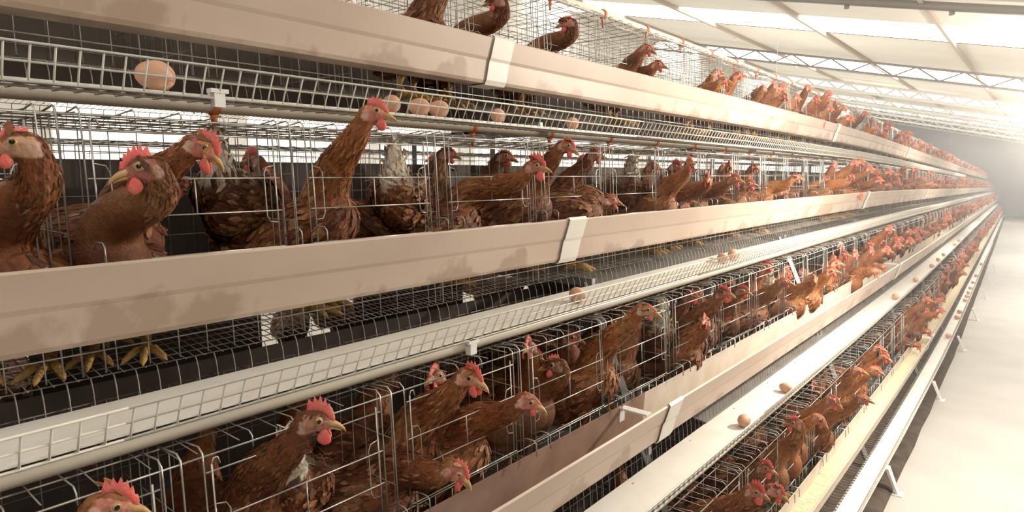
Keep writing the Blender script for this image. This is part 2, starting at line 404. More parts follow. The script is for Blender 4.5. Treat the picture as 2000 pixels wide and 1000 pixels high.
        nb.cm=1; nb.tube([(0,0,-r-.022),(0,0,-r-.045)],[.006,.0035],8)
        nb.cm=0; nb.box((-.006,-.006,r),(.006,.006,r+.006))
        nme=nb.mesh('drinking_nipple',[MT['nipple'],MT['nipple_red']])
        for i in range(48):
            s=ph-.06+CELL*i*1.02
            if s>16: break
            p=PT(pd,s,pz); obj('drinking_nipple',nme,e,tuple(Vector(p)-Vector(PT(pd,S0,pz))))
# two white clips on the tray rails
for (x,y,D,lab) in ((427,190,1.295,'small white plastic clip on the top tier egg tray rail'),(922,676,1.058,'small white plastic clip on the second tier egg tray rail')):
    p=at(x,y,D); b=MB(); b.box((-.012,-.011,-.02),(.006,.011,.016)); b.box((-.012,-.018,.008),(.008,.018,.016)); b.box((-.030,-.008,.004),(-.01,.008,.012))
    tag(obj('rail_clip',b.mesh('rail_clip',MT['clip'],False),None,p),lab,'clip')
# grey support posts of the A-frame, seen between the cages
def bar(b,p,q,w):
    b.tube([p,q],w*.7,4)
FR=[-.9,1.92,4.1,6.2,8.3,10.4,12.5,14.6,16.7,18.8,20.9,23,27.2,31.4,35.6,39.8]
for i,s in enumerate(FR):
    dx,dz=cur(s); b=MB(); s_=s
    base=Vector((dx,s,dz))
    def g(D,z): return Vector((-D,0,z))
    # sloping main legs and cross ties
    bar(b,g(.66,FLOOR+.01),g(1.25,-.385),.025); bar(b,g(3.2,FLOOR+.01),g(2.61,-.385),.025); bar(b,g(1.70,-.40),g(1.70,.17),.02); bar(b,g(2.16,-.40),g(2.16,.17),.02)
    for z,D0 in ((.19,1.42),(-.37,1.18),(-.93,.94),(-1.52,.70)): b.box((-D0-.5,-.010,z-.03),(-D0-.04,.010,z)); 
    b.box((-2.44,-.010,.14),(-1.42,.010,.17))
    tag(obj('support_frame',b.mesh('support_frame',MT['bracket'],False),None,base),f'grey steel A-frame carrying the cage tiers, {ORD[i]} from the near end','cage stand','steel stands under the cages')
# short white legs under the bottom tray
LEG=[(.9,.50),(2.3,.505),(3.92,.505),(5.86,.515),(7.8,.53),(9.7,.55),(11.7,.58),(13.6,.62),(15.6,.66)]
for i,(s,D) in enumerate(LEG):
    dx,dz=cur(s); b=MB(); zt=-1.61-FLOOR
    b.loft([[(.0,-.02,0),(.012,-.02,0),(.012,.02,0),(0,.02,0)],[(-.06,-.03,zt),(-.045,-.03,zt),(-.045,.03,zt),(-.06,.03,zt)]],cap=True)
    b.box((-.02,-.03,0),(.03,.03,.004)); b.tube([(.0,.0,.004),(.03,.04,.006)],.004,4)
    tag(obj('cage_leg',b.mesh('cage_leg',MT['truss'],False),None,(-D,s,FLOOR+dz+.001)),f'short white leg under the bottom egg tray, {ORD[i]} from the near end','leg','legs under the bottom tray')
# ------------------------------------------------------------------ setting: floor, ceiling, walls
def plane(name,pts,m,kind='structure',th=None):
    b=MB(); b.add(pts,[tuple(range(len(pts)))]); o=obj(name,b.mesh(name,m,False)); tag(o,kind=kind); return o
b=MB(); ys=[-6,0,3,4,5,6,7,8,9,48]
b.loft([[(-9,y,FLOOR+cur(y)[1]),(6,y,FLOOR+cur(y)[1])] for y in ys],False); tag(obj('floor',b.mesh('floor',MT['floor'],False)),kind='structure')
# dark dung bed under the row
b=MB(); rows=[]
for i in range(120):
    s=-3+i*.385; dx,_=cur(s); j=random.uniform(-.03,.03)
    zz=FLOOR+cur(s)[1]; rows.append([(-.525+dx+j*.15,s,zz+.003),(-.55+dx+j*.3,s,zz+.02),(-1.2+dx,s,zz+.05),(-1.93+dx,s,zz+.08),(-2.9,s,zz+.05),(-3.2+j,s,zz+.004)])
b.loft(rows,False); tag(obj('manure_bed',b.mesh('manure_bed',MT['dung'])),'dark manure bed on the floor under the cages','manure',None,'stuff')
def cz(X): return 2.4-.22*(X+3)
RIDGE=-8.6
def ceil_strip(b,y0,y1,x0,x1,dz=0):
    b.add([(x0,y0,cz(x0)+dz),(x1,y0,cz(x1)+dz),(x1,y1,cz(x1)+dz),(x0,y1,cz(x0)+dz)],[(0,1,2,3)])
SKY=[(-1.5,-.45),(4.6,6.0),(10.75,12.35),(16.6,19.3),(23.2,26.0),(29.5,32.5),(36,39)]  # first strip is out of view, added to brighten the near egg belts
b=MB(); y=-6; 
for a,c in SKY: ceil_strip(b,y,a,RIDGE,6); y=c
ceil_strip(b,y,48,RIDGE,6); tag(obj('ceiling',b.mesh('ceiling',MT['ceil'],False)),kind='structure')
for i,(a,c) in enumerate(SKY):
    b=MB(); ceil_strip(b,a,c,RIDGE,6,.01); tag(obj(f'window_{i+1}',b.mesh('window',MT['sky'],False)),kind='structure')
plane('wall_back',[(-9,47,FLOOR-.7),(6,47,FLOOR-.7),(6,47,6),(-9,47,6)],MT['greywall'])
plane('wall_left',[(RIDGE,-6,FLOOR),(RIDGE,48,FLOOR-.7),(RIDGE,48,cz(RIDGE)),(RIDGE,-6,cz(RIDGE))],MT['whitewall'])
for i in range(20):
    y0=-4.6+i*2.3
    plane(f'window_{i+8}',[(RIDGE+.02,y0,-.2),(RIDGE+.02,y0+1.7,-.2),(RIDGE+.02,y0+1.7,.95),(RIDGE+.02,y0,.95)],MT['backglow'])  # glowing panels added so bright gaps show through the cages
for i,X in enumerate((-7.2,-5.2,-3.2,-1.3,.7)):
    b=MB(); b.box((X-.02,-5,cz(X)-.07),(X+.02,47,cz(X)-.005))
    tag(obj(f'trim_{i+1}',b.mesh('trim',MT['beam'],False)),kind='structure')
def truss(i,Y,white,drop,big=False):
    b=MB(); w=.04 if white else .022
    x0,x1=-8.2,3.0; n=14 if not white else 18
    T=lambda x:(x,Y,cz(x)-drop); B=lambda x:(x,Y,cz(x)-drop-.22)
    b.tube([T(x0),T(x1)],w,5); b.tube([B(x0),B(x1)],w,5)
    for k in range(n):
        xa=x0+(x1-x0)*k/n; xb=x0+(x1-x0)*(k+.5)/n; xc=x0+(x1-x0)*(k+1)/n
        b.tube([B(xa),T(xb)],w*.6,4); b.tube([T(xb),B(xc)],w*.6,4)
    o=obj('roof_truss',b.mesh('roof_truss',MT['truss' if white else 'trussg'],False))
    tag(o,f'{"white painted" if white else "thin grey"} lattice roof truss, {ORD[i]} across the ceiling from the near end','roof truss')
TR=[(15.2,False,.12),(21.3,True,.12),(27.5,True,.12),(33.6,True,.12),(39.7,True,.12),(44.5,True,.12)]
for i,(Y,wh,dr) in enumerate(TR): truss(i,Y,wh,dr)
b=MB(); b.tube([(-8,9.0,cz(-8)-.08),(3,9.0,cz(3)-.08)],.05,8)
for X in (-2.1,-1.0,.1): b.tube([(X,9.0,cz(X)-.13),(X,9.0,cz(X)-.17)],.03,8)
tag(obj('ceiling_pipe',b.mesh('ceiling_pipe',MT['trussg'])),'grey pipe with small fittings crossing close under the ceiling','pipe')
# hanging cords under the ceiling
for i,(x,y0,y1,D) in enumerate(((1557,98,130,5.0),(1738,196,215,4.6),(1435,50,75,5.2),(1858,262,282,4.6))):
    p=at(x,y0,D); q=at(x,y1,D); b=MB(); h=cz(p.x)-p.z; b.tube([(0,0,h-.02),(0,0,0),(0,0,q.z-p.z)],[.006,.006,.012],5)
    b.tube([(0,0,q.z-p.z),(0,0,q.z-p.z-.05)],[.02,.03],8)
    tag(obj('lamp_cord',b.mesh('lamp_cord',MT['truss']),None,tuple(p)),f'thin white lamp cord hanging from the ceiling, {ORD[i]} of four','cord','cords under the ceiling')
for i,(X,Y,Z,pw) in enumerate(LAMPS):
    point_light((X,Y,Z),pw)
    b=MB(); h=cz(X)-Z
    b.tube([(0,0,.10),(0,0,h-.01)],.004,5); b.tube([(0,0,.06),(0,0,.10)],.016,10); 
    rings=[[(r*math.cos(a*PI/8),r*math.sin(a*PI/8),z) for a in range(16)] for r,z in ((.016,.10),(.022,.075),(.023,.055))]
    b.loft(rings)
    tag(obj('hanging_lamp',b.mesh('hanging_lamp',MT['clip']),None,(X,Y,Z)),f'bare bulb lamp on a cord over the {"near" if X>-2 else "far"} aisle, {ORD[i if X>-2 else i-5]} along','lamp','lamps over the aisles')

# ------------------------------------------------------------------ hens
LEAF=[(-.0,0),(.35,.42),(.75,.50),(1.0,.10)]
def cg(p): # smooth noise -1..1
    return mnoise.noise(p)
def hen_shape(H,hd,B,bphi,floor,vox=.005,bp=None,white_tail=False,tone=0,comb=1.0,nfeat=900,legs=True,seed=0,droop=0,face=1.0,tail_up=.6,bzo=None):
    """Build a hen.  H head centre, hd=(azimuth,pitch) of the beak, B=(x,y) body centre, bphi body heading, all in world metres relative
    to the foot point O=(B,floor).  Returns a list of (name, mesh)."""
    rnd=random.Random(seed); O=Vector((B[0],B[1],floor)); H=Vector(H)-O
    f=Vector((math.cos(bphi),math.sin(bphi),0)); l=Vector((-f.y,f.x,0)); u=Vector((0,0,1))
    h=H.z
    if bp is None: bp=max(.05,min(.75,(h-.22)*2.2))
    bz=max(.135,min(.225,.13+.24*(h-.18)))
    if bzo: bz=bzo
    fb=f*math.cos(bp)+u*math.sin(bp); ub=u*math.cos(bp)-f*math.sin(bp)
    C=u*bz
    hf=Vector((math.cos(hd[0])*math.cos(hd[1]),math.sin(hd[0])*math.cos(hd[1]),math.sin(hd[1])))
    hl=Vector((-math.sin(hd[0]),math.cos(hd[0]),0)); hu=hf.cross(hl).normalized()
    if hu.z<0: hu=-hu
    # spine from the tail to the skull
    Nb=C+fb*.075+ub*.030
    Hn=H-hf*.012-hu*.006
    d=(Hn-Nb).length
    p0,p3=Nb,Hn; p1=Nb+(fb*.45+ub*.3+u*.6).normalized()*d*.42; p2=Hn-(hf*.35+hu*.55+u*.5).normalized()*d*.36
    spine=[]                                             # (point, radius, region)
    neck=[]
    for i in range(19):
        t=i/18; q=(1-t)
        p=p0*q**3+p1*3*q*q*t+p2*3*q*t*t+p3*t**3
        r=.056*(1-t)**1.25+.0225*(1-(1-t)**1.25)
        if t>.86: r=.0225-.002*(t-.86)/.14
        neck.append((p,r))
    tailb=C-fb*.115+ub*.025; tdir=(-fb*1.0+ub*tail_up).normalized()
    b=MB()
    def rot(x,y,z): return Matrix((x,y,z)).transposed()
    RB=rot(fb,l,ub); RH=rot(hf,hl,hu)
    b.ellipsoid(C-fb*.010,(.125,.074,.076),RB,20,12)
    b.ellipsoid(C+fb*.058-ub*.006,(.075,.066,.074),RB,16,10)
    b.ellipsoid(C-fb*.065+ub*.008,(.085,.060,.060),RB,16,10)
    b.ellipsoid(C-fb*.06-ub*.03,(.07,.055,.055),RB,16,10)
    for sg in (1,-1):
        b.ellipsoid(C-fb*.018+l*sg*.062+ub*.008,(.100,.021,.050),RB@Matrix.Rotation(.12,3,'Y'),16,10)
        th=C-fb*.01+l*sg*.040-ub*.045
        for i in range(7):
            t=i/6; b.ellipsoid(th+(u*(-.045-bz*.0)+f*.012)*t,(.036-.022*t,.030-.018*t,.036-.02*t),None,10,6)
    for i in range(8):
        t=i/7; b.ellipsoid(tailb+tdir*(.10*t),(.050*(1-t)+.012,.045*(1-t)+.012,.050*(1-t)+.014) if not white_tail else (.042-.024*t,.040-.020*t,.045-.026*t),RB,10,6)
    for p,r in neck: b.ellipsoid(p,(r,r,r),None,12,8)
    b.ellipsoid(H+hf*.002,(.026,.0175,.0195),RH,16,10)
    b.ellipsoid(H+hf*.018-hu*.004,(.017,.0125,.0125),RH,12,8)
    b.ellipsoid(H+hf*.004-hu*.009,(.020,.0160,.0125),RH,12,8)
    me=b.mesh('hb',MT['feather']); o=bpy.data.objects.new('hb',me); COL.objects.link(o)
    md=o.modifiers.new('r','REMESH'); md.mode='VOXEL'; md.voxel_size=vox; md.use_smooth_shade=True
    sm=o.modifiers.new('s','SMOOTH'); sm.factor=.6; sm.iterations=int(5*.005/vox)+1
    dg=bpy.context.evaluated_depsgraph_get(); ev=o.evaluated_get(dg); m2=ev.to_mesh()
    nv=len(m2.vertices); V=np.empty(nv*3); m2.vertices.foreach_get('co',V); V=V.reshape(-1,3)
    NN=np.empty(nv*3); m2.vertices.foreach_get('normal',NN); NN=NN.reshape(-1,3)
    faces=[tuple(p.vertices) for p in m2.polygons]
    ev.to_mesh_clear(); bpy.data.objects.remove(o); bpy.data.meshes.remove(me)
    # head frame coordinates, region colours
    Hh=np.array(H); A=V-Hh; hx=A@np.array(hf); hy=A@np.array(hl); hz=A@np.array(hu)
    Cc=np.array(C); Bv=V-Cc; bx=Bv@np.array(fb); bzc=Bv@np.array(ub)
    nk=np.array([p for p,r in neck]); dn=np.min(np.linalg.norm(V[:,None,:]-nk[None],axis=2),axis=1)
    tn=np.argmin(np.linalg.norm(V[:,None,:]-nk[None],axis=2),axis=1)/18.
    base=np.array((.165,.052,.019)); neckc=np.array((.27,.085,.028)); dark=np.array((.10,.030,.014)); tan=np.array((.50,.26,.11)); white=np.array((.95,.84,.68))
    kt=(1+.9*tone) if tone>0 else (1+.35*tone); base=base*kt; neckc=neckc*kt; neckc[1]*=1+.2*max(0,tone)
    w=np.clip((bx-.02)/.06,0,1)*np.clip((bzc+.03)/.05,0,1)
    col=base[None]*(1-w[:,None])+neckc[None]*w[:,None]
    nz=np.array([cg(Vector(v)*14+Vector((seed*3.1,0,0))) for v in V])
    k=np.clip(nz*1.6,0,1)[:,None]*.45; col=col*(1-k)+tan*k
    k=np.clip(-nz*1.6,0,1)[:,None]*.5; col=col*(1-k)+dark*k
    tt=(V-np.array(tailb))@np.array(tdir)
    if white_tail:
        k=np.clip((tt+.002+nz*.02)/.03,0,1)[:,None]; col=col*(1-k)+white*k
    else:
        k=np.clip((tt-.02)/.05,0,1)[:,None]*.5; col=col*(1-k)+dark*k
    # bare face around the eye
    inface=((hx+.004)/.030)**2+((hz+.003)/.0155)**2
    fm=(inface<1.0+.35*nz)&(np.abs(hy)>.004)&(hx>-.016)&(hx<.034)&(A@A.T.diagonal() if False else (np.linalg.norm(A,axis=1)<.045))
    fm|=((hx>.020)&(np.linalg.norm(A,axis=1)<.045)&(hz<.008))
    skin=np.array((.62,.27,.19)) if face>.5 else np.array((.60,.36,.22))
    red=np.array((.68,.18,.14))
    k=np.clip(.5+nz*1.2,0,1)[:,None]; sc=skin*(1-k*.5)+red*k*.5
    col[fm]=sc[fm]
    lobe=(np.abs(hx+.014)<.0065)&(np.abs(hz+.009)<.010)&(np.abs(hy)>.007)&(np.linalg.norm(A,axis=1)<.04)
    col[lobe]=np.array((.70,.42,.32))
    VL=[V]; FL=list(faces); CL=[col]; cnt=nv
    # feathers: thin curved blades laid over the surface, pointing back towards the tail
    tri=np.array([fc[:3] for fc in faces]); cen=V[tri].mean(1)
    nrm=NN[tri].mean(1)
    cA=cen-Hh; dH=np.linalg.norm(cA,axis=1)
    hxc=cA@np.array(hf)
    ok=(~fm[tri[:,0]])&(~lobe[tri[:,0]])&(hxc<.012)&(cen[:,2]>.045)
    idx=np.where(ok)[0]; rs=np.random.RandomState(seed+5)
    pick=rs.choice(idx,min(nfeat,len(idx)),replace=False) if nfeat else []
    tdn=np.array([ (neck[max(i-1,0)][0]-neck[min(i+1,18)][0]).normalized()[:] for i in range(19)])
    fv=[];ff=[];fc_=[]
    fbn=np.array(fb); ubn=np.array(ub); tdirn=np.array(tdir)
    for i in pick:
        tl=0; p=cen[i]; n=nrm[i]/ (np.linalg.norm(nrm[i])+1e-9)
        j=int(np.argmin(np.linalg.norm(nk-p,axis=1))); dnk=np.linalg.norm(nk[j]-p)
        bxx=(p-Cc)@fbn
        isn=dnk<neck[j][1]*1.35 and j>2
        if isn:
            flow=tdn[j]; L=.016+.014*(1-j/18.); wd=L*.30
            if j>15: L*=.55; wd*=.7
        else:
            tl=(p-np.array(tailb))@tdirn
            if tl>0: flow=tdirn; L=.040; wd=.009
            else: flow=-fbn-ubn*.22; L=.028+.012*rs.rand(); wd=L*.36
        flow=flow+rs.randn(3)*(.12 if not (white_tail and (p-np.array(tailb))@tdirn>-.01) else .55)
        flow=flow-n*(flow@n); nl=np.linalg.norm(flow)
        if nl<.15: continue
        flow/=nl; side=np.cross(n,flow)
        c0=col[tri[i][0]]; 
        v_=rs.rand(); g=.72+.55*v_
        if rs.rand()<.16: c1=c0*.5+tan*.6
        elif rs.rand()<.2: c1=c0*.45
        else: c1=c0*g
        o_=len(fv)
        for (a,wv) in LEAF:
            lift=.0006+.0042*a*(L/.04) - .003*a*a*(L/.04)
            for sg in (-1,0,1):
                q=p+flow*(L*(a-.15))+side*(wd*wv*sg)+n*(lift+(.0012 if sg==0 else 0))
                fv.append(q); fc_.append(c1*(1.25 if a>.9 else (1.0 if sg else 1.12)) if a<.9 else c1*1.3)
        for r_ in range(3):
            for c_ in range(2):
                a_=o_+r_*3+c_; ff.append((a_+cnt,a_+1+cnt,a_+4+cnt,a_+3+cnt))
    if fv: VL.append(np.array(fv)); CL.append(np.array(fc_)); FL+=ff
    VV=np.concatenate(VL); CC=np.clip(np.concatenate(CL),0,1)
    bm=bpy.data.meshes.new('hen_body'); bm.from_pydata(VV.tolist(),[],FL); bm.materials.append(MT['feather'])
    at_=bm.attributes.new('col','FLOAT_COLOR','POINT'); at_.data.foreach_set('color',np.concatenate([CC,np.ones((len(CC),1))],1).ravel())
    bm.polygons.foreach_set('use_smooth',[True]*len(FL)); bm.update()
    out=[('body',bm)]
    def hp(x,y,z): return H+hf*x+hl*y+hu*z
    # beak: upper and lower half
    b=MB(); 
    def ring(x,zc,wy,wz,n=8): return [hp(x,wy*math.cos(a*2*PI/n),zc+wz*math.sin(a*2*PI/n)) for a in range(n)]
    b.loft([ring(.022,-.001,.0098,.0080),ring(.032,-.0015,.0078,.0062),ring(.043,-.0040,.0052,.0042),ring(.052,-.0090,.0026,.0028),ring(.0555,-.0135,.0007,.0009)],cap=True)
    b.loft([ring(.022,-.0085,.0078,.0035),ring(.036,-.0090,.0055,.0024),ring(.048,-.0115,.0018,.0014)],cap=True)
    out.append(('beak',b.mesh('hen_beak',MT['beak'])))
    # eyes
    for sg in (1,-1):
        b=MB(); e=hp(.0085,sg*.0150,.0045); ax=(hl*sg*.93+hf*.32+hu*.1).normalized(); a1=ax.cross(hu).normalized(); a2=a1.cross(ax)
        rings=[]
        for th in (.12,.55,.62,1.1,1.5):
            rings.append([e+ax*(.0062*math.cos(th)*.8)+(a1*math.cos(q*PI/7)+a2*math.sin(q*PI/7))*(.0062*math.sin(th)) for q in range(14)])
        b.loft(rings[:3],mi=1); b.loft(rings[2:],mi=0); b.add(rings[0],[tuple(range(14))],1)
        # eyelid ring
        b.tube([e+ax*.0008+(a1*math.cos(q*PI/7)+a2*math.sin(q*PI/7))*.0064 for q in range(14)],.0009,5,close=True,mi=2)
        out.append(('eye',b.mesh('hen_eye',[MT['iris'],MT['pupil'],MT['skin']])))
    # comb
    if comb>0:
        b=MB(); prof=[]; nt_=6; x0,x1=-.012,.034
        K=nt_*2+1; rr=[]
        for i in range(K):
            t=i/(K-1); x=x0+(x1-x0)*t
            env=math.sin(PI*min(1,(t*.82+.14)))**.7
            hgt=(.026*env*comb)*(1.0 if i%2 else .58)
            zb=.0155-.018*max(0,t-.45)**1.3*1.4
            rr.append((x-.006*(1-t)*(1 if i%2 else .3),zb,hgt))
        rings=[]
        lean=rnd.uniform(-.22,.22)
        for x,zb,hg in rr:
            ringp=[]
            for (yy,zz) in ((-.0042,-.004),(-.0034,hg*.45),(-.0016,hg*.9),(0,hg),(.0016,hg*.9),(.0034,hg*.45),(.0042,-.004)):
                ringp.append(hp(x,yy+lean*max(0,zz),zb+zz))
            rings.append(ringp)
        b.loft(rings,True,cap=True); out.append(('comb',b.mesh('hen_comb',MT['comb'])))
    # wattles and ear lobes
    ws=.55+.45*comb
    for sg in (1,-1):
        b=MB(); c=hp(.020,sg*.0075,-.010)
        dn_=(-u*.8-hu*.4).normalized()
        for t,ra,rb in ((0,.004,.003),):
            pass
        rings=[]
        for t,ra in ((0,.0035),(.2,.0075),(.45,.0110),(.7,.0115),(.88,.0080),(1,.0022)):
            cc=c+dn_*(.027*ws*t)+hl*sg*(.003*math.sin(PI*t))
            rings.append([cc+hf*(ra*ws*math.cos(q*PI/5))+hl*(.0030*math.sin(q*PI/5)*(1 if t<1 else .3)) for q in range(10)])
        b.loft(rings,True,cap=True); out.append(('wattle',b.mesh('hen_wattle',MT['comb'])))
    if legs:
        for sg in (1,-1):
            b=MB(); hip=C-fb*.01+l*sg*.040-ub*.045-u*.04+f*.012
            foot=f*.02+l*sg*.042+u*.008; hock=(hip*.45+foot*.55)-f*.02
            b.tube([hip,hock,foot+u*.004],[.013,.0095,.0085],8)
            for an,L in ((0,.070),(.55,.058),(-.55,.058),(PI,.034)):
                dv=f*math.cos(an)+l*math.sin(an)
                b.tube([foot,foot+dv*L*.5+u*.006,foot+dv*L-u*.004,foot+dv*(L+.012)-u*.010],[.0085,.0072,.0058,.0012],6)
            out.append(('leg',b.mesh('hen_leg',MT['shank'])))
    return out,O
def link_hen(parts,loc,rz,label,cat='hen',group=None,scale=1,flat=None,name='hen'):
    e=empty(name,loc,rz,label,cat,group); e.scale=(scale,)*3
    for nm,me in parts: obj(nm,me,e)
    return e
# azimuths: beak towards the picture's right runs along the row and out, etc.
def R_(d): return math.radians(d)
FLZ={t:-.342+TIER[t][1] for t in TIER}
FRD={t:1.235+TIER[t][0] for t in TIER}
HG={1:'hens in the top tier',2:'hens in the second tier',3:'hens in the third tier',4:'hens in the bottom tier'}
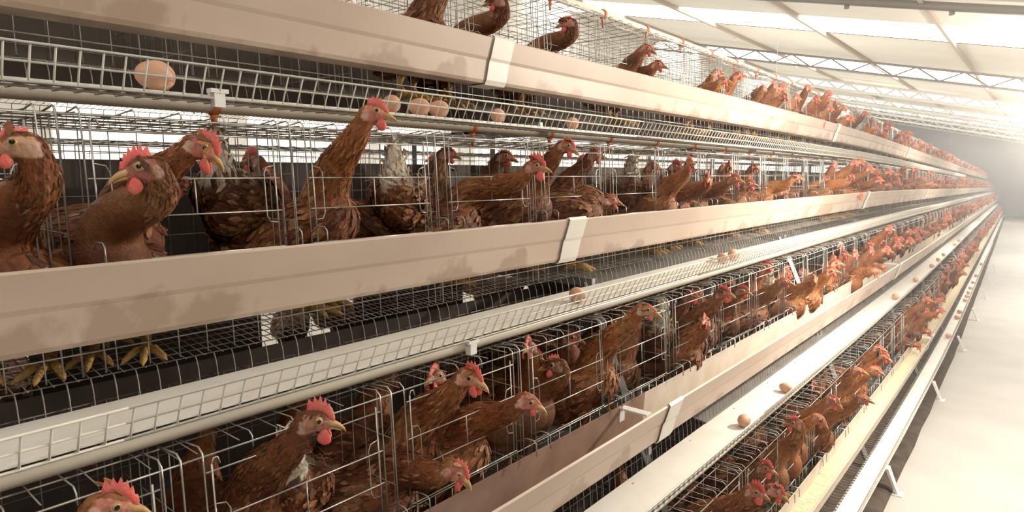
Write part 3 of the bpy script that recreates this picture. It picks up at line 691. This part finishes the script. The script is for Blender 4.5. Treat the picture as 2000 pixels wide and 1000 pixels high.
# tier, head pixel, head distance D, beak azimuth, beak pitch, body (offset back from the head, body azimuth, body D or None), options, label
HENS=[
(2,(38,283),1.10,205,-8,(.0,-30,1.29),dict(comb=.45,face=0,bp=.5,bzo=.145),'brown hen facing left with its breast over the second trough, nearest of all'),
(2,(392,287),1.17,32,-38,(.20,28,1.42),dict(comb=1.0),'dark brown hen with arched neck looking down right behind a hen facing left'),
(2,(283,328),1.08,205,-14,(.0,-25,1.28),dict(comb=.9,bp=.5,bzo=.145),'hen facing left with toothed comb and long yellow beak over the second trough'),
(2,(728,220),1.14,38,-8,(.06,35,1.33),dict(comb=.9,tone=.3),'tall hen stretching her neck above the second tier front, seen in profile'),
(2,(1043,325),1.13,38,-8,(.15,68,1.34),dict(comb=1.15,tone=.3),'hen with tall upright comb and red wattles, low in front of two others'),
(2,(1105,285),1.20,38,-25,(.06,40,1.38),dict(comb=.55,tone=.2),'hen with arched neck just behind the tall-combed hen'),
(2,(1160,303),1.33,38,-5,(.16,35,1.48),dict(comb=.6),'darker hen looking right beside the arched-neck hen'),
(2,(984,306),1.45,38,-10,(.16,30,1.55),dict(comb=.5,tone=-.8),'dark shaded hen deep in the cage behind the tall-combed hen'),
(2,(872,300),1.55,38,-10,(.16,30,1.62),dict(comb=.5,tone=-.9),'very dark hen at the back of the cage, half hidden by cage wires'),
(2,(1275,325),1.42,35,-12,(.16,35,1.52),dict(comb=.3,tone=.3),'hen peeping out from behind a fluffy white tail'),
(2,(1345,322),1.13,-35,12,(.05,20,1.31),dict(comb=.8,tone=.5),'tall hen with raised head beside the trough of the second tier'),
(2,(1383,348),1.12,-70,-8,(.10,20,1.33),dict(comb=.8,tone=.3),'hen facing the camera with red face and wattles, second tier'),
(2,(1432,350),1.11,38,-8,(.16,45,1.33),dict(comb=.7,tone=.5),'hen stretching out to the right beside one that faces the camera'),
(2,(1424,322),1.30,-60,0,(.10,10,1.42),dict(comb=.7,tone=.3),'hen looking out from behind two hens over the second trough'),
(2,(1462,360),1.20,30,0,(.12,20,1.36),dict(comb=.6,tone=.6),'lit hen looking right through the cage door of the second tier'),
(2,(1470,328),1.38,-20,0,(.12,10,1.50),dict(comb=.5,tone=.3),'hen deep in the brightly lit cage of the second tier'),
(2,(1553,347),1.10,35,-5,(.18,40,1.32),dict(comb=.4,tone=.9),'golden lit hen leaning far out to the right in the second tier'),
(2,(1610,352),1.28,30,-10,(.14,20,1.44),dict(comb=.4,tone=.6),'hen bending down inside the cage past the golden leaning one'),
(2,(1668,318),1.14,30,5,(.10,15,1.34),dict(comb=.5,tone=.6),'tall hen at the head of the crowd in the second tier'),
(2,(1662,345),1.10,-50,0,(.12,5,1.33),dict(comb=.5,tone=.6),'hen facing out below the tall one in the second tier crowd'),
(2,(1697,330),1.12,20,0,(.12,15,1.33),dict(comb=.9,tone=.3),'red combed hen third in the second tier crowd'),
(2,(1715,352),1.10,10,0,(.12,15,1.33),dict(comb=.9,tone=-.3),'dark hen low in the second tier crowd'),
(2,(1735,335),1.13,30,0,(.12,15,1.33),dict(comb=.8,tone=.2),'hen last in the second tier crowd before the next cages'),
(3,(612,820),.90,38,-12,(.07,50,1.08),dict(comb=1.05),'hen with big wattles in profile reaching above the third tier front rail'),
(3,(917,735),.91,10,-18,(.08,45,1.09),dict(comb=.9,face=0),'hen with pale face looking down right in the third tier'),
(3,(890,918),.90,30,-42,(.11,55,1.08),dict(comb=.5),'hen bowing her head towards the third trough at the bottom edge'),
(3,(1030,782),.89,35,-22,(.11,45,1.08),dict(comb=.15,tone=-.1),'hen with low comb and striped neck leaning over the third trough'),
(3,(1085,712),1.03,215,-10,(.03,65,1.14),dict(comb=.7,tone=.2),'hen turning her head left above her own back, third tier'),
(3,(1115,658),1.24,30,-10,(.14,20,1.30),dict(comb=.5),'hen at the back under the cream gutter looking right'),
(3,(1040,690),1.22,30,-25,(.16,20,1.30),dict(comb=.5,tone=-.4),'shaded hen behind the one that turns her head left'),
(3,(1260,604),.89,38,-14,(.05,25,1.07),dict(comb=.2,tone=.5,face=0),'tall combless hen with long orange neck above the third trough'),
(3,(1376,626),.95,-75,8,(.12,10,1.12),dict(comb=.6,tone=.4),'hen facing straight out with bright red face in the third tier'),
(3,(1412,572),.91,-10,0,(.12,15,1.10),dict(comb=.8,tone=.3),'tall slim hen beside the red-faced one in the third tier'),
(3,(1448,568),1.03,35,-8,(.12,20,1.16),dict(comb=.8,tone=.3),'hen looking right behind the tall slim one in the third tier'),
(3,(1530,550),.93,38,-5,(.16,50,1.10),dict(comb=.3,tone=.9),'big golden lit hen in side view with head high in the third tier'),
(3,(1590,545),.90,-70,0,(.08,30,1.06),dict(comb=.3,tone=.9),'pale golden lit hen standing in the trough opening, facing out'),
(3,(1622,530),.88,38,5,(.10,35,1.04),dict(comb=.5,tone=.9),'golden lit hen with raised head standing half out of the cage'),
(3,(1632,514),.97,38,0,(.12,20,1.12),dict(comb=.5,tone=.6),'golden lit hen right behind the pair standing half out'),
(3,(1567,530),1.15,20,-10,(.12,20,1.22),dict(comb=.3,tone=.4),'hen deep inside between the golden birds of the third tier'),
(3,(1735,447),.93,38,-5,(.12,30,1.10),dict(comb=.8,tone=.4),'tall hen with striped neck before the third tier crowd'),
(3,(1730,488),.88,40,-10,(.16,30,1.06),dict(comb=.8,tone=.5),'hen reaching out right with red face in the third tier crowd'),
(3,(1712,530),.84,10,-65,(.10,5,1.04),dict(comb=.3,tone=.7),'hen pecking with head right down in the third trough'),
(3,(1752,478),.90,35,0,(.12,20,1.10),dict(comb=.8,tone=.2),'hen with dark back just past the reaching hen, third tier'),
(3,(1775,470),.88,35,0,(.12,20,1.08),dict(comb=1,tone=.2),'red combed hen ahead in the third tier crowd'),
(3,(214,985),.92,35,-18,(.10,45,1.10),dict(comb=.8),'hen whose red comb just rises over the lower picture edge, third tier'),
(4,(1472,957),.64,36,-14,(.16,40,.85),dict(comb=1.1),'hen with big red comb and wattles in front of two companions, bottom tier'),
(4,(1514,958),.62,36,-25,(.13,20,.82),dict(comb=.6),'hen with orange throat beside the big-combed hen, bottom tier'),
(4,(1492,912),.72,36,-12,(.14,20,.90),dict(comb=.9,tone=.2),'hen with her comb folded back behind the big-combed hen'),
(4,(1497,886),.80,36,-15,(.14,20,.95),dict(comb=.6),'hen under the egg belt edge behind two others, bottom tier'),
(4,(1553,826),.70,205,-5,(.08,10,.86),dict(comb=.7,tone=.4),'hen facing left beneath the white belt, bottom tier'),
(4,(1600,818),.66,30,-35,(.13,25,.84),dict(comb=.2,tone=.9),'golden lit hen bending down next to the left-facing one'),
(4,(1625,782),.64,38,-25,(.14,30,.84),dict(comb=.5,tone=.9),'golden lit hen with red comb pointing down to the trough'),
(4,(1685,778),.58,40,-8,(.16,35,.80),dict(comb=.2,tone=.9),'pale golden lit hen stretched far over the feed, bottom tier'),
(4,(1675,724),.68,38,-5,(.13,30,.85),dict(comb=.2,tone=.9),'golden lit hen with flat crown, upper of a pair in the bottom tier'),
(4,(1710,722),.62,38,-20,(.13,30,.82),dict(comb=.4,tone=.8),'golden lit hen with red wattles, lower of a pair in the bottom tier'),
(4,(1715,680),.68,30,-5,(.12,20,.85),dict(comb=.3,tone=.6),'hen behind the golden pair looking along the bottom tier'),
(4,(1728,697),.64,-30,-10,(.12,15,.84),dict(comb=.6,tone=.5),'hen facing out just past the golden pair, bottom tier'),
(4,(1835,605),.60,38,0,(.16,35,.82),dict(comb=.5,tone=.4),'hen leaning out over the feed before the far crowd, bottom tier'),
(4,(1808,585),.66,30,0,(.12,25,.84),dict(comb=.5,tone=.5),'hen above the one leaning over the feed, bottom tier'),
(1,(972,3),1.40,205,-8,(.02,70,1.56),dict(comb=.3,tone=-.3),'hen looking back left with dark breast, above the top trough joint'),
(1,(1110,45),1.42,205,-10,(.02,60,1.62),dict(comb=.6,tone=-.5),'dark hen facing left alone in a bright top tier cage'),
(1,(1262,95),1.40,36,-20,(.10,30,1.58),dict(comb=.3,tone=-.1),'hen looking down right, upper of two on the top tier'),
(1,(1283,127),1.38,36,-10,(.14,30,1.56),dict(comb=.4,tone=.2),'smaller looking hen just below another on the top tier'),
(1,(1412,157),1.36,36,-10,(.12,30,1.54),dict(comb=.2,tone=.9),'golden lit hen leaning over the top trough in the glare'),
(1,(1398,143),1.50,36,0,(.12,20,1.62),dict(comb=.4,tone=.6),'hen in the glare behind the golden one, top tier'),
(1,(1440,147),1.42,36,0,(.12,20,1.60),dict(comb=.4,tone=.6),'hen just past the golden one on the top tier'),
(1,(1490,172),1.42,80,0,(.08,40,1.58),dict(comb=.2,tone=.2),'hen with round brown head turned away, top tier'),
(1,(1532,188),1.38,-30,-30,(.08,20,1.56),dict(comb=.4,tone=.0),'hen bending her head low behind the top trough'),
(1,(1577,172),1.44,50,15,(.08,40,1.60),dict(comb=.6,tone=-.2),'dark slim hen stretching up on the top tier'),
(1,(1617,182),1.42,36,5,(.08,30,1.58),dict(comb=.5,tone=.6),'pale brown tall hen in the middle of the top tier'),
(1,(1645,210),1.42,36,-10,(.10,30,1.58),dict(comb=.4,tone=.0),'dark hen right after the pale tall one on the top tier'),
(1,(1688,222),1.42,36,20,(.08,30,1.58),dict(comb=.6,tone=.1),'hen with raised beak on the top tier before the crowd'),
]
# hens seen from behind or without a visible head: tier, pixel of the body's middle, D, azimuth of the body, head height, options, label
REARS=[
(2,(470,350),1.48,130,.30,dict(tone=-.6,white_tail=True),'dark hen standing with her back to the wires, pale fluff on top'),
(2,(790,360),1.40,128,.26,dict(white_tail=True,tone=.2),'hen seen from behind with white tail tuft beside the tall stretched hen'),
(2,(1225,350),1.40,128,.26,dict(white_tail=True,tone=.5),'hen seen from behind with big shaggy white tail'),
(2,(1105,395),1.30,48,.24,dict(tone=.3,comb=.4),'hen whose rounded brown back fills the cage behind the trough'),
(3,(1265,690),1.15,140,.22,dict(tone=.1,white_tail=True),'hen turned away with loose pale tail feathers, third tier'),
(3,(1478,612),1.15,130,.22,dict(tone=.9,white_tail=True),'hen with white back in the glare of the third tier'),
(3,(570,985),1.15,150,.20,dict(tone=.2,white_tail=True),'hen with a white fluffy rump at the lower picture edge'),
(3,(40,1010),1.02,60,.24,dict(tone=-.2),'brown hen half cut by the lower picture corner'),
(4,(1385,1010),.80,40,.22,dict(tone=-.1),'hen of which only the round brown back shows, bottom tier'),
(1,(790,0),1.52,20,.36,dict(tone=-.1),'large brown hen cut by the upper picture edge'),
(1,(840,14),1.62,120,.24,dict(tone=-.4),'speckled dark hen behind the one cut by the upper edge'),
(1,(1010,72),1.70,120,.14,dict(tone=.1),'hen crouching so low that only her crown shows, top tier'),
]
occupied={1:[],2:[],3:[],4:[]}
sd=11
for (t,px,D,az,pi_,(back,baz,bD),opt,lab) in HENS:
    sd+=1; H=at(px[0],px[1],D); _,czz=cur(H.y); fl=FLZ[t]+czz+.125*(bD-1.22-TIER[t][0])
    ba=R_(baz); dirb=Vector((math.cos(ba),math.sin(ba)))
    BX=-bD+cur(H.y)[0]; BY=H.y-dirb.y*max(.06,back) if True else 0
    o2=dict(opt); near=H.y<2.4
    ra=math.degrees(math.atan2(H.y,H.x))
    if 28<=az<=45: az=ra-95-(38-az)
    elif az==205: az=ra+98
    if H.y>2.2: BX=-(min(bD,FRD[t]+.095) if bD<FRD[t]+.14 else bD)+cur(H.y)[0]; BY=H.y-dirb.y*max(.05,back*.55)
    elif bD<FRD[t]+.14: BX-=.035
    parts,O=hen_shape(H,(R_(az),R_(pi_)),(BX,BY),ba,fl,vox=.0048 if near else .007,nfeat=1500 if near else 500,seed=sd,legs=True,**o2)
    link_hen(parts,O,0,lab,'hen',HG[t]); occupied[t].append(BY)
for (t,px,D,az,hh,opt,lab) in REARS:
    sd+=1; C=at(px[0],px[1],D); fl=FLZ[t]+cur(C.y)[1]+.125*(D-1.22-TIER[t][0]); a=R_(az)
    H=Vector((C.x+math.cos(a)*.16,C.y+math.sin(a)*.16,fl+hh))
    o2=dict(opt); o2.setdefault('comb',.5)
    parts,O=hen_shape(H,(a,R_(-10)),(C.x,C.y),a,fl,vox=.0055,nfeat=1100,seed=sd,**(dict(tail_up=2.2,bzo=.235,bp=-.22) if opt.get('white_tail') else dict(bzo=.20 if t!=1 else None)),**o2)
    link_hen(parts,O,0,lab,'hen',HG[t]); occupied[t].append(C.y)
# prototypes for the rest (built round their own foot point, heading +X)
def proto(hx,hy,hz,az,pi_,vox,nf,**k):
    return hen_shape((hx,hy,hz),(R_(az),R_(pi_)),(0,0),0,0,vox=vox,nfeat=nf,**k)[0]
PR=[proto(.15,.02,.35,10,-10,.007,350,comb=.8,seed=201,tone=.1),proto(.16,-.02,.27,-15,-25,.007,350,comb=.4,seed=202,tone=.5),
    proto(.12,.0,.42,25,0,.007,350,comb=.6,seed=203,tone=.2),proto(.14,.04,.33,60,-5,.007,350,comb=1,seed=204,tone=-.2),
    proto(.20,.0,.18,0,-60,.007,350,comb=.3,seed=205,tone=.2),proto(.13,-.03,.39,-40,5,.007,350,comb=.7,seed=206,tone=.3)]
def merge_parts(parts,dec=None):
    """one mesh with all the parts' materials, for birds too small to show parts"""
    b=MB(); mats=[]; cols=[]
    V=[];F=[];MI=[];C=[]
    for nm,me in parts:
        if nm in ('eye',): continue
        off=len(V); mi0=len(mats); mats+=list(me.materials)
        V+=[tuple(v.co) for v in me.vertices]
        a=me.attributes.get('col')
        if a:
            arr=np.empty(len(me.vertices)*4); a.data.foreach_get('color',arr); C+=arr.reshape(-1,4).tolist()
        else: C+=[[.5,.5,.5,1]]*len(me.vertices)
        for p in me.polygons: F.append(tuple(i+off for i in p.vertices)); MI.append(mi0+p.material_index)
    me=bpy.data.meshes.new('hen_far'); me.from_pydata(V,[],F)
    for m in mats: me.materials.append(m)
    me.polygons.foreach_set('material_index',MI); me.polygons.foreach_set('use_smooth',[True]*len(F))
    at_=me.attributes.new('col','FLOAT_COLOR','POINT'); at_.data.foreach_set('color',np.array(C).ravel()); me.update(); return me
LP=[merge_parts(proto(.14,.02,.36,10,-10,.014,60,comb=.5,seed=301,tone=.1,legs=False)),merge_parts(proto(.17,-.02,.26,-15,-25,.014,60,comb=.3,seed=302,tone=.4,legs=False)),
    merge_parts(proto(.11,.0,.42,25,0,.014,60,comb=.5,seed=303,tone=-.2,legs=False)),merge_parts(proto(.14,.04,.32,60,-5,.014,60,comb=.5,seed=304,tone=.2,legs=False))]
rg=random.Random(5)
budget=300-len(HENS)-len(REARS)
cands=[]
START={1:3.9,2:5.2,3:4.0,4:5.6}
for t,(dD,dz,tz,yz,ph,nm) in TIER.items():
    i=0
    while True:
        s=ph+CELL*i; i+=1
        if s>42: break
        n=2 if rg.random()<.8 else 3
        for j in range(n):
            y=s+.09+(CELL-.14)*(j+rg.random()*.5)/n
            if y<START[t] and y>-.3:                       # fill the near cages only behind the modelled birds
                if t==1 or y>4.4: continue
                if j==0 and min([abs(y-q) for q in occupied[t]]+[9])>.10: cands.append((y,t,1.50+dD,rg.choice([60,110,160,-60,20]),'rear',i))
                elif j==1 and t==3: cands.append((y,t,1.42+dD,rg.choice([50,100,140,-30]),'rear',i))
                elif j==0: cands.append((y,t,1.56+dD,rg.choice([90,120,150]),'rear',i))
                continue
            if y<0: continue
            cands.append((y,t,1.30+dD+rg.random()*.05,rg.choice([0,20,40,-35,60,10,-60]),'front',i))
cands.sort()
single=cands[:budget]; rest=cands[budget:]
cnt={}
for (y,t,D,az,kind,ci) in single:
    dx,dz=cur(y); z=FLZ[t]+dz+.125*(D-1.22-TIER[t][0])
    key=(t,kind); cnt[key]=cnt.get(key,0)+1; c=cnt[key]
    if kind=='rear': lab=f'shaded hen at the back of the {LBL[t]}, {c} from near end'
    else: lab=f'brown hen in the {LBL[t]}, number {c} beyond the glare'
    sc=rg.uniform(.92,1.06)
    if y<6.5:
        link_hen(PR[rg.randrange(6)],(-D+dx,y,z),R_(az),lab,'hen',HG[t] if kind=='rear' else 'far '+HG[t],sc)
    else:
        o=obj('hen',LP[rg.randrange(4)],None,(-D+dx,y,z)); o.rotation_euler=(0,0,R_(az)); o.scale=(sc,)*3
        tag(o,lab,'hen','far '+HG[t])
# beyond that the birds run together
V=[];F=[];MI=[];C=[]; srcs=[]
for me in LP:
    v=np.empty(len(me.vertices)*3); me.vertices.foreach_get('co',v); v=v.reshape(-1,3)
    a=np.empty(len(v)*4); me.attributes['col'].data.foreach_get('color',a)
    srcs.append((v,[tuple(p.vertices) for p in me.polygons],[p.material_index for p in me.polygons],a.reshape(-1,4)))
cat_mats=list(LP[0].materials); off=0
for (y,t,D,az,kind,ci) in rest:
    v,f_,mi,a=srcs[rg.randrange(4)]; dx,dz=cur(y); c_,s_=math.cos(R_(az)),math.sin(R_(az))
    vv=np.stack([v[:,0]*c_-v[:,1]*s_-D+dx,v[:,0]*s_+v[:,1]*c_+y,v[:,2]+FLZ[t]+dz+.01],1)
    V.append(vv); C.append(a); F+=[tuple(i+off for i in q) for q in f_]; MI+=mi; off+=len(vv)
if V:
    V=np.concatenate(V); me=bpy.data.meshes.new('hens_far'); me.from_pydata(V.tolist(),[],F)
    for m in cat_mats: me.materials.append(m)
    me.polygons.foreach_set('material_index',MI); me.polygons.foreach_set('use_smooth',[True]*len(F))
    at_=me.attributes.new('col','FLOAT_COLOR','POINT'); at_.data.foreach_set('color',np.concatenate(C).ravel()); me.update()
    tag(obj('distant_hens',me),'mass of tiny brown hens at the far end of the row','hens',None,'stuff')
# a few hens in the cages behind, seen through the wires
k=0
for t in (1,2,3,4):
    for i in range({1:2,2:6,3:14,4:4}[t]):
        y=.1+i*(.55 if t!=3 else .33)+rg.random()*.2; D=2*1.93-(1.40+TIER[t][0])
        k+=1; link_hen(PR[rg.randrange(6)],(-D,y,FLZ[t]+.02),R_(180+rg.choice([0,40,-40,120])),f'hen in the {LBL[t]} behind the row, {ORD[i]} from the near end','hen','hens on the far side of the row')
# ------------------------------------------------------------------ eggs
def egg_mesh():
    b=MB(); rings=[]
    for i in range(1,16):
        th=PI*i/16; x=-.0285*math.cos(th); r=.0222*math.sin(th)*(1-.10*math.cos(th)*-1*-1)
        rings.append([(x,r*math.cos(q*PI/9),r*math.sin(q*PI/9)) for q in range(18)])
    b.loft(rings); o=len(rings[0])
    b.add(rings[0],[tuple(range(17,-1,-1))]); b.add(rings[-1],[tuple(range(18))]); return b.mesh('egg',MT['egg'])
EM=egg_mesh()
EGGS=[(1,302,142,'single large pinkish egg nearest the camera in the top egg tray',1.3),(1,765,188,'first of three brown eggs lying together in the top egg tray',1.05),
(1,818,192,'middle one of three brown eggs lying together in the top egg tray',1.05),(1,856,196,'last of three brown eggs lying together in the top egg tray',1.05),
(1,972,209,'brown egg lying alone after the group of three, top egg tray',1.0),(1,1118,227,'brown egg farthest along the top egg tray',1.0),
(2,1128,590,'brown egg behind the tray wires under the second trough',1.1),(2,1432,512,'glared pale egg in the tray under the second trough',1.2),(2,1412,518,'egg touching the glared pale egg, second tier tray',1.0),
(3,1484,829,'egg on the wide white belt of the third tier, nearest one',1.1),(3,1560,762,'pale egg in the glare on the third tier belt',1.0),
(3,1757,580,'larger looking egg just before the far egg series on the third belt',1.1),(3,1799,547,'egg on the third belt after the larger one',1.0),(3,1834,520,'egg of a close trio on the third belt, nearest',1.0),
(3,1848,508,'middle egg of a close trio on the third belt',1.0),(3,1858,498,'far egg of a close trio on the third belt',1.0),(3,1878,478,'egg on the third belt, first of two tiny ones',1.0),(3,1883,470,'egg on the third belt, last of two tiny ones',1.0),
(4,1860,657,'nearest single egg on the bottom belt',1.0),(4,1881,621,'lower egg of a pair on the bottom belt',1.0),(4,1887,610,'upper egg of a pair on the bottom belt',1.0),
(4,1903,588,'egg of a string of four on the bottom belt, nearest',1.0),(4,1906,580,'egg of a string of four on the bottom belt, second',1.0),(4,1909,573,'egg of a string of four on the bottom belt, third',1.0),(4,1913,564,'egg of a string of four on the bottom belt, last',1.0),
(4,1920,553,'lone egg after the string of four, bottom belt',1.0),(4,1928,540,'tiny egg far along the bottom belt',1.0),(4,1934,517,'last visible tiny egg on the bottom belt',1.0)]
for n,(t,x,y,lab,sc) in enumerate(EGGS):
    dD,dz,tz,yz,_,_=TIER[t]
    if t<=2:
        D=1.095+dD; p=at(x,y,D); p=Vector((p.x+cur(p.y)[0],p.y,-.402+dz+yz+.003+.0222*sc+cur(p.y)[1]+.002))
    else:
        D=(1.11 if t==3 else 1.11)+dD
        d=ray(x,y); 
        p=d*(-.97-.0/1)/d.z if t==3 else d*(-1.565)/d.z
        s=p.y
        for _ in range(4):
            zt=-.402+dz+yz+cur(s)[1]+.0222*sc+.006; p=d*(zt/d.z); s=p.y
        lo,hi=1.085+dD,1.165+dD; X=-(p.x-cur(p.y)[0]); X=min(max(X,lo),hi); p=Vector((-X+cur(p.y)[0],p.y,zt))
    o=obj('egg',EM,None,tuple(p)); o.rotation_euler=(0,0,rg.uniform(0,PI) if n else PI*.55); o.scale=(sc,)*3
    tag(o,lab,'egg',{1:'eggs in the top tray',2:'eggs in the second tray',3:'eggs on the third belt',4:'eggs on the bottom belt'}[t])

# dusty air in the aisle
hz=bpy.data.materials.new('dusty_air'); hz.use_nodes=True; nt=hz.node_tree; nt.nodes.remove(nt.nodes['Principled BSDF'])
v=nt.nodes.new('ShaderNodeVolumeScatter'); v.inputs['Density'].default_value=.019; v.inputs['Anisotropy'].default_value=.55; v.inputs['Color'].default_value=(1,.97,.92,1)
nt.links.new(v.outputs[0],nt.nodes['Material Output'].inputs['Volume'])
b=MB(); b.box((-3.0,1.5,FLOOR-.02),(1.5,46.5,1.2)); tag(obj('dusty_air',b.mesh('dusty_air',hz,False)),'pale dusty haze hanging in the aisle air','haze',None,'stuff')
